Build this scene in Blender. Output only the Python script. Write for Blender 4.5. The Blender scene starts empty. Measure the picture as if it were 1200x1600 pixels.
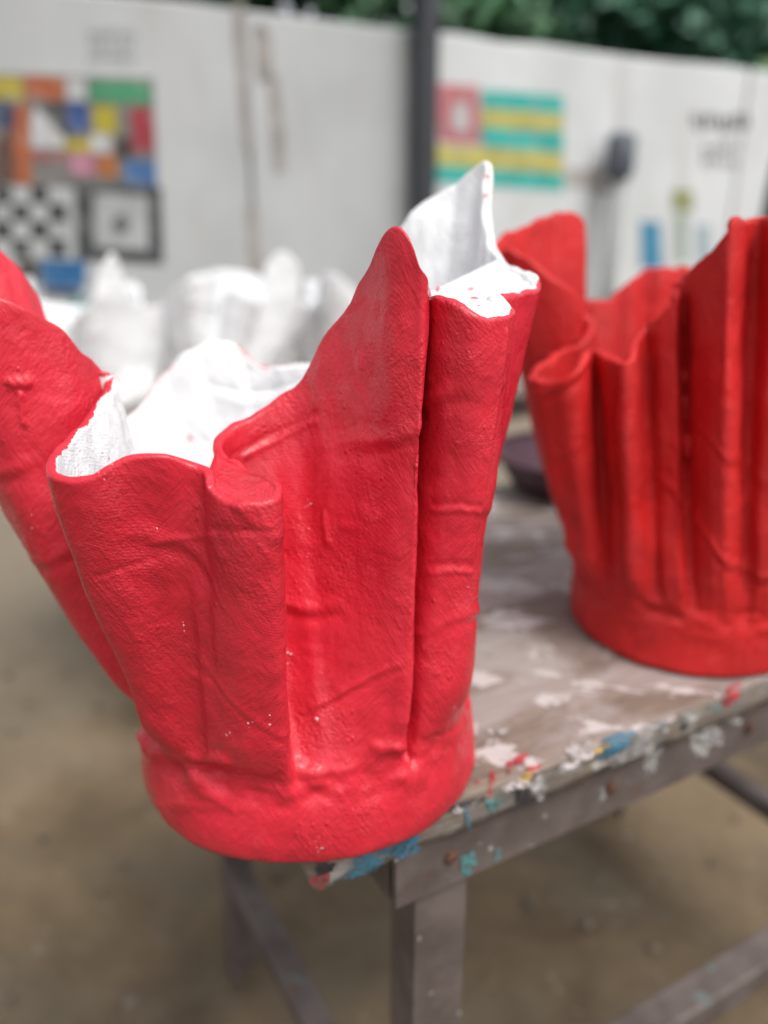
import bpy, math, random
import numpy as np
from mathutils import Vector
from mathutils.geometry import delaunay_2d_cdt

R = math.radians
random.seed(7)
sc = bpy.context.scene
col = sc.collection

# ------------------------------------------------------------------ camera, sky, sun, exposure
TZ = 0.75                       # height of the table top
CAMZ = TZ + 0.42
TILT = R(20)
FPX = 1300.0                    # focal length, in pixels of a 1200 x 1600 picture
cam_d = bpy.data.cameras.new('camera')
cam = bpy.data.objects.new('camera', cam_d)
col.objects.link(cam)
cam.location = (0, 0, CAMZ)
cam.rotation_euler = (R(90) - TILT, 0, 0)
cam_d.sensor_fit = 'VERTICAL'
cam_d.sensor_height = 24
cam_d.sensor_width = 18
cam_d.lens = 24 * FPX / 1600
cam_d.clip_start = 0.02
cam_d.clip_end = 300
cam_d.dof.use_dof = True
cam_d.dof.focus_distance = 0.485
cam_d.dof.aperture_fstop = cam_d.lens / 1000 / 0.0125
sc.camera = cam

SUN_EL, SUN_AZ = R(60), R(138)   # azimuth measured clockwise from +Y
w = bpy.data.worlds.new('World')
sc.world = w
w.use_nodes = True
nt = w.node_tree
nt.nodes.clear()
sky = nt.nodes.new('ShaderNodeTexSky')
sky.sky_type = 'NISHITA'
sky.sun_disc = False
sky.sun_elevation = SUN_EL
sky.sun_rotation = SUN_AZ
sky.dust_density = 4
hs = nt.nodes.new('ShaderNodeHueSaturation')     # thin even cloud: nearly colourless light
hs.inputs['Saturation'].default_value = 0.22
bg = nt.nodes.new('ShaderNodeBackground')
bg.inputs['Strength'].default_value = 0.15
wo = nt.nodes.new('ShaderNodeOutputWorld')
nt.links.new(sky.outputs[0], hs.inputs['Color'])
nt.links.new(hs.outputs[0], bg.inputs['Color'])
nt.links.new(bg.outputs[0], wo.inputs['Surface'])

sun_d = bpy.data.lights.new('sun', 'SUN')
sun_d.energy = 1.5
sun_d.angle = R(28)
sun_d.color = (1, 0.97, 0.93)
sun = bpy.data.objects.new('sun', sun_d)
col.objects.link(sun)
sdir = Vector((math.cos(SUN_EL) * math.sin(SUN_AZ), math.cos(SUN_EL) * math.cos(SUN_AZ), math.sin(SUN_EL)))
sun.rotation_euler = sdir.to_track_quat('Z', 'Y').to_euler()

sc.view_settings.view_transform = 'Standard'
sc.view_settings.look = 'None'
sc.view_settings.exposure = 0.42
sc.view_settings.gamma = 1
sc.view_settings.use_curve_mapping = False

# ------------------------------------------------------------------ helpers
CF = np.array([0, math.cos(TILT), -math.sin(TILT)])
CU = np.array([0, math.sin(TILT), math.cos(TILT)])
CX = np.array([1.0, 0, 0])
CP = np.array([0, 0, CAMZ])

def ray(px, py):
    return CF + CX * ((px - 600) / FPX) + CU * ((800 - py) / FPX)

def at(px, py, y):                 # point of the line of sight at ground distance y
    r = ray(px, py)
    return CP + r * (y / r[1])

def onz(px, py, z):                # ... at height z
    r = ray(px, py)
    return CP + r * ((z - CAMZ) / r[2])

def onplane(px, py, p0, n):
    r = ray(px, py)
    return CP + r * (np.dot(p0 - CP, n) / np.dot(r, n))

def tag(o, label=None, cat=None, group=None, kind=None):
    if label: o['label'] = label
    if cat: o['category'] = cat
    if group: o['group'] = group
    if kind: o['kind'] = kind
    return o

def empty(name, loc=(0, 0, 0), rz=0):
    o = bpy.data.objects.new(name, None)
    o.empty_display_size = 0.05
    col.objects.link(o)
    o.location = loc
    o.rotation_euler = (0, 0, rz)
    return o

def mesh_obj(name, verts, faces, m, parent=None, smooth=False, world=True):
    me = bpy.data.meshes.new(name)
    v = np.asarray(verts, float)
    if parent is not None and world:
        v = v - np.array(parent.location)
    me.from_pydata(v.tolist(), [], [list(f) for f in faces])
    me.update()
    if smooth:
        me.polygons.foreach_set('use_smooth', [True] * len(me.polygons))
    if m: me.materials.append(m)
    o = bpy.data.objects.new(name, me)
    col.objects.link(o)
    if parent is not None: o.parent = parent
    return o

class MB:
    def __init__(s): s.v, s.f = [], []
    def add(s, v, f):
        k = len(s.v); s.v += [tuple(x) for x in v]; s.f += [[i + k for i in q] for q in f]
    def obox(s, o, ax, ay, az, bev=0.0):
        """box spanned by the three edge vectors from corner o; with a small chamfer along the ax edges"""
        o, ax, ay, az = [np.array(q, float) for q in (o, ax, ay, az)]
        if bev <= 0:
            P = [o, o + ax, o + ax + ay, o + ay]
            P = P + [p + az for p in P]
            s.add(P, [(0, 3, 2, 1), (4, 5, 6, 7), (0, 1, 5, 4), (1, 2, 6, 5), (2, 3, 7, 6), (3, 0, 4, 7)])
            return
        ly, lz = np.linalg.norm(ay), np.linalg.norm(az)
        by, bz = bev / ly, bev / lz
        pr = [(by, 0), (1 - by, 0), (1, bz), (1, 1 - bz), (1 - by, 1), (by, 1), (0, 1 - bz), (0, bz)]
        P = [o + ay * a + az * b for a, b in pr]
        P = P + [p + ax for p in P]
        F = [tuple(range(7, -1, -1)), tuple(range(8, 16))]
        F += [(i, (i + 1) % 8, (i + 1) % 8 + 8, i + 8) for i in range(8)]
        s.add(P, F)
    def tube(s, pts, rad, n=10, cap=True):
        pts = [np.array(p, float) for p in pts]
        if not hasattr(rad, '__len__'): rad = [rad] * len(pts)
        k = len(s.v)
        prev = None
        for i, p in enumerate(pts):
            d = pts[min(i + 1, len(pts) - 1)] - pts[max(i - 1, 0)]
            d = d / np.linalg.norm(d)
            if prev is None:
                a = np.cross(d, [0, 0, 1]) if abs(d[2]) < .9 else np.cross(d, [1, 0, 0])
            else:
                a = prev - d * np.dot(prev, d)
            a = a / np.linalg.norm(a); prev = a
            b = np.cross(d, a)
            for j in range(n):
                t = 2 * math.pi * j / n
                s.v.append(tuple(p + rad[i] * (a * math.cos(t) + b * math.sin(t))))
        for i in range(len(pts) - 1):
            for j in range(n):
                s.f.append([k + i * n + j, k + i * n + (j + 1) % n, k + (i + 1) * n + (j + 1) % n, k + (i + 1) * n + j])
        if cap:
            s.f.append([k + j for j in range(n)][::-1])
            s.f.append([k + (len(pts) - 1) * n + j for j in range(n)])
    def build(s, name, m, parent=None, smooth=False, world=True):
        return mesh_obj(name, s.v, s.f, m, parent, smooth, world)

# numpy gradient-free value noise, 3D, smooth
_rng = np.random.RandomState(3)
_tab = _rng.rand(64, 64, 64).astype(np.float32)

def noise(p, scale, seed=0):
    q = np.asarray(p) * scale + np.array([17.3 * seed, 5.1 * seed, 9.7 * seed]) + 100.0
    i = np.floor(q).astype(int); fr = q - i
    fr = fr * fr * (3 - 2 * fr)
    x0, y0, z0 = i[..., 0] % 64, i[..., 1] % 64, i[..., 2] % 64
    x1, y1, z1 = (x0 + 1) % 64, (y0 + 1) % 64, (z0 + 1) % 64
    fx, fy, fz = fr[..., 0], fr[..., 1], fr[..., 2]
    c = lambda a, b, d: _tab[a, b, d]
    l = lambda a, b, t: a + (b - a) * t
    return l(l(l(c(x0, y0, z0), c(x1, y0, z0), fx), l(c(x0, y1, z0), c(x1, y1, z0), fx), fy),
             l(l(c(x0, y0, z1), c(x1, y0, z1), fx), l(c(x0, y1, z1), c(x1, y1, z1), fx), fy), fz) * 2 - 1

def fbm(p, scale, seed=0, oct=3):
    r, a = 0, 1.0
    for k in range(oct):
        r = r + a * noise(p, scale * 2 ** k, seed + k); a *= .5
    return r

# ------------------------------------------------------------------ materials
class NT:
    def __init__(s, name):
        s.m = bpy.data.materials.new(name); s.m.use_nodes = True
        s.t = s.m.node_tree; s.t.nodes.clear()
        s.out = s.t.nodes.new('ShaderNodeOutputMaterial')
        s.b = s.t.nodes.new('ShaderNodeBsdfPrincipled')
        s.t.links.new(s.b.outputs[0], s.out.inputs[0])
    def n(s, typ, **kw):
        nd = s.t.nodes.new('ShaderNode' + typ)
        for k, v in kw.items():
            if hasattr(nd, k) and not k[0].isupper(): setattr(nd, k, v)
        return nd
    def set(s, sock, v):
        if hasattr(v, 'links') or hasattr(v, 'is_output'): s.t.links.new(v, sock)
        else:
            if hasattr(v, '__len__') and len(v) == 3 and sock.type == 'RGBA': v = (*v, 1)
            sock.default_value = v
    def coord(s, kind='Object'): return s.n('TexCoord').outputs[kind]
    def mapping(s, vec, scale=(1, 1, 1), loc=(0, 0, 0), rot=(0, 0, 0)):
        m = s.n('Mapping'); s.set(m.inputs['Vector'], vec)
        m.inputs['Scale'].default_value = scale; m.inputs['Location'].default_value = loc
        m.inputs['Rotation'].default_value = rot
        return m.outputs[0]
    def stretch(s, vec, scale, ang, loc=(0, 0, 0)):      # turn first, then stretch
        return s.mapping(s.mapping(vec, rot=(0, 0, ang)), scale, loc)
    def noise(s, vec, scale, detail=3, rough=.55, dist=0):
        n = s.n('TexNoise'); s.set(n.inputs['Vector'], vec)
        n.inputs['Scale'].default_value = scale; n.inputs['Detail'].default_value = detail
        n.inputs['Roughness'].default_value = rough; n.inputs['Distortion'].default_value = dist
        return n.outputs['Fac']
    def voro(s, vec, scale, feature='F1', out='Distance', rnd=1):
        n = s.n('TexVoronoi'); n.feature = feature; s.set(n.inputs['Vector'], vec)
        n.inputs['Scale'].default_value = scale; n.inputs['Randomness'].default_value = rnd
        return n.outputs[out]
    def ramp(s, fac, lo, hi, a=0.0, b=1.0):
        n = s.n('MapRange'); n.interpolation_type = 'SMOOTHSTEP'
        s.set(n.inputs['Value'], fac)
        n.inputs['From Min'].default_value = lo; n.inputs['From Max'].default_value = hi
        n.inputs['To Min'].default_value = a; n.inputs['To Max'].default_value = b
        return n.outputs[0]
    def math(s, op, a, b=0.0):
        n = s.n('Math'); n.operation = op; s.set(n.inputs[0], a); s.set(n.inputs[1], b)
        return n.outputs[0]
    def mix(s, fac, a, b):
        n = s.n('MixRGB'); s.set(n.inputs['Fac'], fac); s.set(n.inputs['Color1'], a); s.set(n.inputs['Color2'], b)
        return n.outputs[0]
    def bump(s, h, strength, dist, prev=None):
        n = s.n('Bump'); s.set(n.inputs['Height'], h)
        n.inputs['Strength'].default_value = strength; n.inputs['Distance'].default_value = dist
        if prev is not None: s.set(n.inputs['Normal'], prev)
        return n.outputs[0]
    def fin(s, color=None, rough=None, normal=None, **kw):
        if color is not None: s.set(s.b.inputs['Base Color'], color)
        if rough is not None: s.set(s.b.inputs['Roughness'], rough)
        if normal is not None: s.set(s.b.inputs['Normal'], normal)
        for k, v in kw.items(): s.set(s.b.inputs[k.replace('_', ' ')], v)
        return s.m

def paint_mat(name, c1, c2, rough, wet, weave, white=(.80, .81, .82), edge=.0024, chips=.74, coat=.0):
    """brushed-on gloss paint over cement cloth; the attribute 'paint' says how far past the painted edge a point is"""
    s = NT(name)
    uv = s.n('UVMap').outputs[0]
    ob = s.coord('Object')
    at_ = s.n('Attribute'); at_.attribute_name = 'paint'
    # ragged edge of the coat
    e1 = s.noise(ob, 62, 4, .62)
    e2 = s.noise(ob, 700, 2, .6)
    d = s.math('ADD', at_.outputs['Fac'], s.math('MULTIPLY', s.math('SUBTRACT', e1, .5), edge * 4))
    d = s.math('ADD', d, s.math('MULTIPLY', s.math('SUBTRACT', e2, .5), edge * 1.0))
    red = s.ramp(d, -.0004, .0004)
    # specks the brush missed, spatter on the white
    miss = s.ramp(s.math('MULTIPLY', s.noise(ob, 360, 2, .5), s.ramp(s.noise(ob, 30, 2, .5), .5, .72)), .665 * chips / .74, .68 * chips / .74)
    red = s.math('MULTIPLY', red, s.math('SUBTRACT', 1.0, miss))
    spl = s.ramp(s.noise(ob, 260, 1, .5), .80, .81)
    spl = s.math('MULTIPLY', spl, s.ramp(s.noise(ob, 18, 2, .5), .50, .62))
    red = s.math('MAXIMUM', red, spl)
    # colour
    def strokes(ang, sc_, k):                 # brush marks: noise drawn out along a slanting line up the side
        a = s.mapping(ob, rot=(0, ang, .3))
        return s.noise(s.mapping(a, (1, 1, k), loc=(ang, 2 * ang, 0)), sc_, 4, .62)
    big = s.noise(ob, 14, 3, .6)
    streak = strokes(.55, 240, .085)
    st2 = strokes(-.75, 300, .11)
    stk0 = s.math('MULTIPLY', s.math('ADD', streak, st2), .5)
    cr = s.mix(s.ramp(big, .3, .7), c1, c2)
    cr = s.mix(s.math('MULTIPLY', s.ramp(streak, .55, .8), .25), cr, tuple(min(1, q * 1.2 + .006) for q in c1))
    thin_ = s.math('MULTIPLY', s.ramp(s.noise(ob, 32, 5, .65), .54, .70), s.ramp(stk0, .40, .62))
    cr = s.mix(s.math('MULTIPLY', thin_, .5), cr, tuple(min(1, q * 1.08 + .035) for q in c1))
    deep = s.ramp(s.noise(s.mapping(ob, loc=(3, 3, 3)), 22, 5, .65), .56, .72)
    cr = s.mix(s.math('MULTIPLY', deep, .55), cr, tuple(q * .72 for q in c2))
    dust = s.ramp(s.noise(ob, 60, 4, .6), .3, .8)
    cw = s.mix(dust, white, tuple(q * .93 for q in white))
    gr = s.ramp(s.noise(ob, 520, 2, .5), .68, .76)
    cw = s.mix(s.math('MULTIPLY', gr, .6), cw, (.30, .29, .29))
    colr = s.mix(red, cw, cr)
    # relief: trowelled unevenness, brush marks, lumps, grit
    nb = s.bump(s.noise(ob, 48, 3, .5), .7, .0030)
    sel = s.ramp(s.noise(ob, 17, 2, .5), .40, .60)
    stk = s.math('ADD', s.math('MULTIPLY', streak, sel), s.math('MULTIPLY', st2, s.math('SUBTRACT', 1.0, sel)))
    nb = s.bump(stk, .8, .0017, nb)
    pim = s.math('MULTIPLY', s.ramp(s.voro(s.mapping(ob, (1, 1, .75)), 190), .36, .02), s.ramp(s.noise(ob, 24, 3, .6), .54, .70))
    nb = s.bump(pim, .6, .0016, nb)
    grit = s.math('MULTIPLY', s.noise(ob, 420, 3, .65), s.ramp(s.noise(ob, 16, 3, .5), .46, .66, .05, 1))
    nb = s.bump(grit, .8, .0018, nb)
    if weave > 0:
        wv = s.n('TexWave'); wv.bands_direction = 'Y'
        s.set(wv.inputs['Vector'], s.mapping(uv, (1, 1, 1), rot=(0, 0, .5))); wv.inputs['Scale'].default_value = 130
        wv.inputs['Distortion'].default_value = 2.5; wv.inputs['Detail'].default_value = 2
        wv2 = s.n('TexWave'); wv2.bands_direction = 'X'
        s.set(wv2.inputs['Vector'], uv); wv2.inputs['Scale'].default_value = 150; wv2.inputs['Distortion'].default_value = 2
        nb = s.bump(s.math('MULTIPLY', s.math('ADD', wv.outputs['Fac'], s.math('MULTIPLY', wv2.outputs['Fac'], .5)),
                           s.ramp(s.noise(uv, 9, 2, .5), .40, .6, .15, 1)), weave, .0009, nb)
    rg = s.ramp(s.noise(ob, 26, 4, .65), .36, .64, rough - wet, rough + .14)
    rg = s.mix(red, (.75, .75, .75), rg)
    return s.fin(colr, rg, nb, Specular_IOR_Level=.36, Coat_Weight=s.math('MULTIPLY', red, coat), Coat_Roughness=.10)

M = {}
M['red_wet'] = paint_mat('fresh_red_paint', (.67, .024, .046), (.56, .016, .033), .37, .16, .12, coat=.28)
M['red_dry'] = paint_mat('dry_red_paint', (.58, .017, .017), (.49, .013, .013), .48, .08, .45, edge=.002, chips=.9)
M['white_pot'] = paint_mat('white_paint', (.86, .87, .88), (.80, .81, .82), .6, .05, .2)

def simple(name, c, rough=.6, var=.25, scale=20, bump=.3, bd=.002, **kw):
    s = NT(name)
    ob = s.coord('Object')
    f = s.noise(ob, scale, 5, .6)
    c2 = tuple(max(0, q * (1 - var)) for q in c)
    c1 = tuple(min(1, q * (1 + var * .6)) for q in c)
    cc = s.mix(s.ramp(f, .3, .7), c2, c1)
    nb = s.bump(s.noise(ob, scale * 6, 4, .6), bump, bd)
    return s.fin(cc, rough, nb, **kw)

def table_top_mat():
    s = NT('paint_stained_plywood')
    ob = s.coord('Object')
    gv_ = s.mapping(s.mapping(ob, rot=(0, 0, -.514)), (2.5, 38, 38))
    grain = s.noise(gv_, 5, 5, .65, .6)
    base = s.mix(s.ramp(grain, .3, .7), (.120, .085, .062), (.245, .190, .150))
    gm = s.ramp(s.noise(ob, 6, 4, .6), .40, .66)
    base = s.mix(s.math('MULTIPLY', gm, .6), base, (.265, .215, .185))
    # worn whitish coat in broad smears, thicker crusts here and there
    p1 = s.noise(s.mapping(s.mapping(ob, rot=(0, 0, -.514)), (.7, 1.3, 1)), 6.5, 7, .64, .5)
    pale = s.ramp(p1, .42, .56)
    scr = s.ramp(grain, .30, .62, 1, .45)
    c = s.mix(s.math('MULTIPLY', s.math('MULTIPLY', pale, scr), .9), base, (.42, .375, .36))
    p2 = s.noise(s.mapping(ob, (1, 1.3, 1), loc=(3, 1, 0)), 15, 6, .66, .5)
    pale2 = s.ramp(p2, .555, .575)
    c = s.mix(s.math('MULTIPLY', pale2, .9), c, (.54, .50, .485))
    pk = s.ramp(s.noise(s.mapping(ob, loc=(7, 2, 1)), 11, 4, .6), .58, .72)
    c = s.mix(s.math('MULTIPLY', pk, .4), c, (.33, .17, .15))
    bl = s.ramp(s.noise(s.mapping(ob, loc=(1, 9, 4)), 9, 4, .6), .58, .74)
    c = s.mix(s.math('MULTIPLY', bl, .35), c, (.15, .17, .22))
    dk = s.ramp(s.noise(s.mapping(ob, loc=(5, 5, 5)), 60, 4, .65), .64, .74)
    c = s.mix(s.math('MULTIPLY', dk, .6), c, (.055, .043, .035))
    nb = s.bump(grain, .4, .0018)
    nb = s.bump(s.math('ADD', pale, pale2), .5, .0007, nb)
    return s.fin(c, s.ramp(p1, .4, .6, .66, .5), nb)

def table_edge_mat():
    s = NT('paint_crusted_board_edge')
    ob = s.coord('Object')
    rb = s.mapping(ob, rot=(0, 0, -.514))
    ply = s.noise(s.mapping(rb, (4, 4, 190)), 2.2, 3, .6)
    c = s.mix(s.ramp(ply, .35, .65), (.12, .09, .07), (.30, .25, .205))
    dirt = s.ramp(s.noise(ob, 26, 5, .65), .40, .66)
    c = s.mix(s.math('MULTIPLY', dirt, .65), c, (.20, .19, .185))
    def spot(c, loc, sc_, lo, colr, a=.9, soft=.05):
        f = s.ramp(s.noise(s.mapping(rb, (.55, 1, .9), loc=loc), sc_, 6, .68, .5), lo, lo + soft)
        return s.mix(s.math('MULTIPLY', f, a), c, colr)
    c = spot(c, (4, 2, 7), 26, .53, (.36, .34, .32), .8, .10)
    c = spot(c, (3, 3, 9), 32, .57, (.035, .035, .04), .8)
    c = spot(c, (1, 2, 3), 24, .56, (.045, .17, .25))
    c = spot(c, (9, 1, 3), 36, .60, (.10, .22, .22), .8)
    c = spot(c, (7, 4, 2), 40, .60, (.52, .50, .47))
    c = spot(c, (2, 8, 3), 44, .64, (.45, .30, .07))
    c = spot(c, (6, 6, 1), 40, .635, (.38, .045, .05))
    nb = s.bump(s.noise(ob, 110, 5, .7), .8, .0025)
    return s.fin(c, .55, nb)

def steel_mat():
    s = NT('rusty_brown_steel')
    ob = s.coord('Object')
    f = s.noise(ob, 16, 5, .62)
    c = s.mix(s.ramp(f, .3, .7), (.088, .067, .060), (.155, .125, .115))
    r = s.ramp(s.noise(s.mapping(ob, loc=(4, 1, 2)), 38, 4, .65), .62, .70)
    c = s.mix(s.math('MULTIPLY', r, .6), c, (.13, .055, .030))
    t = s.ramp(s.noise(s.mapping(ob, loc=(1, 7, 2)), 26, 4, .62), .64, .69)
    c = s.mix(s.math('MULTIPLY', t, .6), c, (.14, .21, .20))
    sp = s.ramp(s.noise(s.mapping(ob, loc=(8, 1, 6)), 130, 2, .5), .72, .75)
    c = s.mix(s.math('MULTIPLY', sp, .8), c, (.42, .38, .36))
    nb = s.bump(s.noise(ob, 90, 5, .65), .4, .0015)
    return s.fin(c, .55, nb, Metallic=.15)

def ground_mat():
    s = NT('brown_earth_and_worn_concrete')
    ob = s.coord('Object')
    f = s.noise(ob, 2.2, 6, .62, .4)
    c = s.mix(s.ramp(f, .3, .7), (.060, .039, .021), (.185, .130, .074))
    g = s.ramp(s.noise(s.mapping(ob, (1, 1.4, 1), loc=(5, 3, 0)), 3.5, 5, .62), .46, .64)
    c = s.mix(s.math('MULTIPLY', g, .55), c, (.13, .106, .070))
    k = s.ramp(s.noise(s.mapping(ob, loc=(2, 2, 2)), 26, 4, .6), .62, .72)
    c = s.mix(s.math('MULTIPLY', k, .5), c, (.26, .225, .185))
    # paler, greyer worn cement towards the wall
    sep = s.n('SeparateXYZ'); s.set(sep.inputs[0], ob)
    a = s.math('ADD', s.math('MULTIPLY', sep.outputs[1], .87), s.math('MULTIPLY', sep.outputs[0], -.49))
    a = s.math('ADD', a, s.math('MULTIPLY', s.math('SUBTRACT', f, .5), 1.2))
    c = s.mix(s.ramp(a, 1.5, 2.7), c, (.195, .160, .115))
    nb = s.bump(s.noise(ob, 30, 6, .65), .6, .01)
    return s.fin(c, .85, nb)

def wall_mat(name='whitewashed_wall', k=1.0):
    s = NT(name)
    ob = s.coord('Object')
    f = s.noise(ob, 1.6, 6, .6)
    c = s.mix(s.ramp(f, .3, .7), tuple(q * k for q in (.46, .475, .475)), tuple(q * k for q in (.55, .565, .57)))
    sep = s.n('SeparateXYZ'); s.set(sep.inputs[0], ob)
    low = s.ramp(s.math('ADD', sep.outputs[2], s.math('MULTIPLY', f, .5)), .95, .35)
    c = s.mix(s.math('MULTIPLY', low, .45), c, (.36, .335, .30))
    st = s.ramp(s.noise(s.mapping(ob, (1, 1, .16)), 5, 4, .6), .52, .72)
    c = s.mix(s.math('MULTIPLY', st, .55), c, (.36, .345, .32))
    nb = s.bump(s.noise(ob, 60, 4, .6), .4, .004)
    return s.fin(c, .8, nb)

M['top'] = table_top_mat()
M['edge'] = table_edge_mat()
M['steel'] = steel_mat()
M['ground'] = ground_mat()
M['wall'] = wall_mat('whitewashed_wall', 1.12)  # brighter light right of the post, put into the whitewash colour
M['wall_dim'] = wall_mat('whitewash_dimmer_light', .80)  # same whitewash left of the post, its dimmer light put into the colour
def flatp(name, c, rough=.6):                 # old wall paint, chalky and partly weathered off
    s = NT(name)
    ob = s.coord('Object')
    cc = s.mix(s.ramp(s.noise(ob, 9, 5, .6), .3, .7), tuple(q * .8 for q in c), tuple(min(1, q * 1.15) for q in c))
    cc = s.mix(s.math('MULTIPLY', s.ramp(s.noise(ob, 14, 6, .68), .50, .68), .45), cc, (.33, .33, .32))
    return s.fin(cc, rough, s.bump(s.noise(ob, 60, 4, .6), .4, .003))

# ------------------------------------------------------------------ the setting
g = 60
gv, gf = [], []
ns = 121
xs = np.sign(np.linspace(-1, 1, ns)) * np.abs(np.linspace(-1, 1, ns)) ** 2.2 * g
for yy in xs:
    for xx in xs:
        gv.append((xx, yy + 1.5, 0.0))
gv = np.array(gv)
near = np.exp(-((gv[:, 0]) ** 2 + (gv[:, 1] - 1.5) ** 2) / 16)
gv[:, 2] = (fbm(gv, 2.3, 5) * .008 - .006) * near - .004
gf = [(j * ns + i, j * ns + i + 1, (j + 1) * ns + i + 1, (j + 1) * ns + i) for j in range(ns - 1) for i in range(ns - 1)]
o = mesh_obj('ground', gv, gf, M['ground'], smooth=True)
tag(o, kind='structure')

# small stones and crumbs lying about on the ground
rq = np.random.RandomState(5)
mb = MB()
for k in range(900):
    x, y = rq.uniform(-2.2, 2.4), rq.uniform(.3, 4.0)
    r_ = .004 + .012 * rq.rand() ** 3
    c_ = np.array([x, y, r_ * .25 - .006])
    q_ = [c_ + r_ * np.array(v) * rq.uniform(.7, 1.3) for v in ((1, 0, 0), (.3, .9, .1), (-.8, .6, 0), (-.8, -.6, .1), (.3, -.9, 0), (0, 0, .8))]
    mb.add(q_, [(0, 1, 5), (1, 2, 5), (2, 3, 5), (3, 4, 5), (4, 0, 5)])
o = mb.build('gravel', simple('mixed_small_stones', (.13, .102, .072), .85, .5, 3))
tag(o, 'small stones and crumbs scattered over the brown ground', 'gravel', kind='stuff')

# directions shared by the table and the wall behind it
D = np.array([0.8708, 0.4917, 0.0])
N = np.array([-0.4917, 0.8708, 0.0])
UZ = np.array([0, 0, 1.0])

# wall: plane through a point 4 m ahead, panels with an open joint
WP = np.array([0, 4.6, 0])
def wpt(px, py, off=0.0):          # point of the line of sight on the wall's front face (minus off)
    return onplane(px, py, WP - N * off, N)
def wst(px, py):
    p = wpt(px, py) - WP
    return float(np.dot(p, D)), float(p[2])
WTOP = wpt(880, 74)[2]
wall = empty('boundary_wall', tuple(WP))
tag(wall, 'whitewashed boundary wall with painted murals and dirty joints, trees behind it', 'wall')
sj = wst(388, 200)[0]
sp = wst(645, 200)[0]
def wall_panel(s0, s1, z0, z1, th=.14, jit=.0):
    n = max(2, int((s1 - s0) / .25)); 
    mb = MB()
    V, F = [], []
    for i in range(n + 1):
        a = s0 + (s1 - s0) * i / n
        top = z1 + (random.uniform(-1, 1) * .008 if 0 < i < n else 0)
        p = WP + D * a
        V += [p + UZ * z0, p + UZ * (top - .012), p + N * .012 + UZ * top, p + N * (th - .012) + UZ * top, p + N * th + UZ * (top - .012), p + N * th + UZ * z0]
    for i in range(n):
        a, b = i * 6, i * 6 + 6
        for k in range(5): F.append((a + k, b + k, b + k + 1, a + k + 1))
    F.append((0, 1, 2, 3, 4, 5)); q = n * 6; F.append((q + 5, q + 4, q + 3, q + 2, q + 1, q))
    return mesh_obj('panel', V, F, M['wall_dim' if s1 <= sp + .01 else 'wall'], wall)
bounds = [-6.5, -3.9, sj - 2.15 + .7, sj, sp, sp + 2.5, sp + 5.0, sp + 7.5]
for i in range(len(bounds) - 1):
    wall_panel(bounds[i] + .012, bounds[i + 1] - .012, -.05, WTOP)
mb = MB()                           # mortar set back in the joints
mb.obox(WP + D * -6.4 + N * .03 + UZ * -.05, D * 14.0, N * .08, UZ * (WTOP - .02))
M['mortar'] = simple('dirty_mortar', (.30, .28, .255), .9)
mb.build('core', M['mortar'], wall)

# paint on the wall: thin coats, 3 mm proud
PC = {}
PK = .8
def pcol(name, c):
    if name not in PC: PC[name] = flatp('mural_' + name, tuple(q * PK for q in c), .7)
    return PC[name]
def patch(name, poly, m, off=.003):
    P = [wpt(x, y, off) for x, y in poly]
    n = len(P)
    V = P + [p + N * (off - .0005) for p in P]
    c = np.mean(P, axis=0)
    F = [tuple(range(n))] + [(i, (i + 1) % n, (i + 1) % n + n, i + n) for i in range(n)]
    return mesh_obj(name, V, F, m, wall)
def prect(name, x0, y0, x1, y1, m, sl=.055, off=.003):
    return patch(name, [(x0, y0), (x0 + (y1 - y0) * .03, y1), (x1 + (y1 - y0) * .03, y1 + sl * (x1 - x0)), (x1, y0 + sl * (x1 - x0))], m, off)
yel, ora, grn, blu, nav = (.40, .33, .02), (.36, .09, .025), (.05, .27, .13), (.015, .07, .25), (.02, .04, .10)
blk, wht, rd, brn, pnk = (.022, .025, .027), (.56, .57, .57), (.33, .03, .045), (.10, .045, .03), (.45, .18, .26)
tea, lbl, gry = (.03, .40, .35), (.05, .15, .36), (.10, .11, .11)
# colourful patchwork mural, with the edge past the frame on the left
for args in [
    ('y', yel, -60, 116, 34, 152), ('o', ora, 38, 118, 102, 154), ('g', grn, 138, 124, 236, 158),
    ('w', wht, 104, 122, 134, 156), ('nv', nav, -50, 156, 22, 196), ('br', brn, -60, 198, 20, 282),
    ('o', ora, 20, 164, 46, 288), ('b', blu, 106, 160, 136, 204), ('y', yel, 146, 164, 182, 208),
    ('r', rd, 204, 166, 240, 236), ('br', brn, 176, 212, 202, 246), ('y', yel, 100, 216, 142, 236),
    ('r2', (.28, .10, .09), 50, 234, 108, 252), ('p', pnk, 110, 238, 148, 272), ('o2', (.42, .13, .02), 152, 240, 182, 276),
    ('lb', lbl, 196, 250, 244, 288), ('gy', gry, 184, 212, 203, 250), ('w', wht, 142, 210, 174, 238)]:
    nm, c, x0, y0, x1, y1 = args
    prect('painted_patch', x0, y0, x1, y1, pcol(nm, c))
patch('painted_ground', [(-62, 112), (-60, 288), (246, 296), (240, 122)], pcol('backing', (.17, .165, .155)), .0012)
patch('painted_patch', [(56, 168), (48, 190), (52, 230), (100, 232), (106, 222)], pcol('w', wht))
patch('painted_patch', [(60, 160), (108, 220), (108, 206), (104, 162)], pcol('k', blk))
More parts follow.
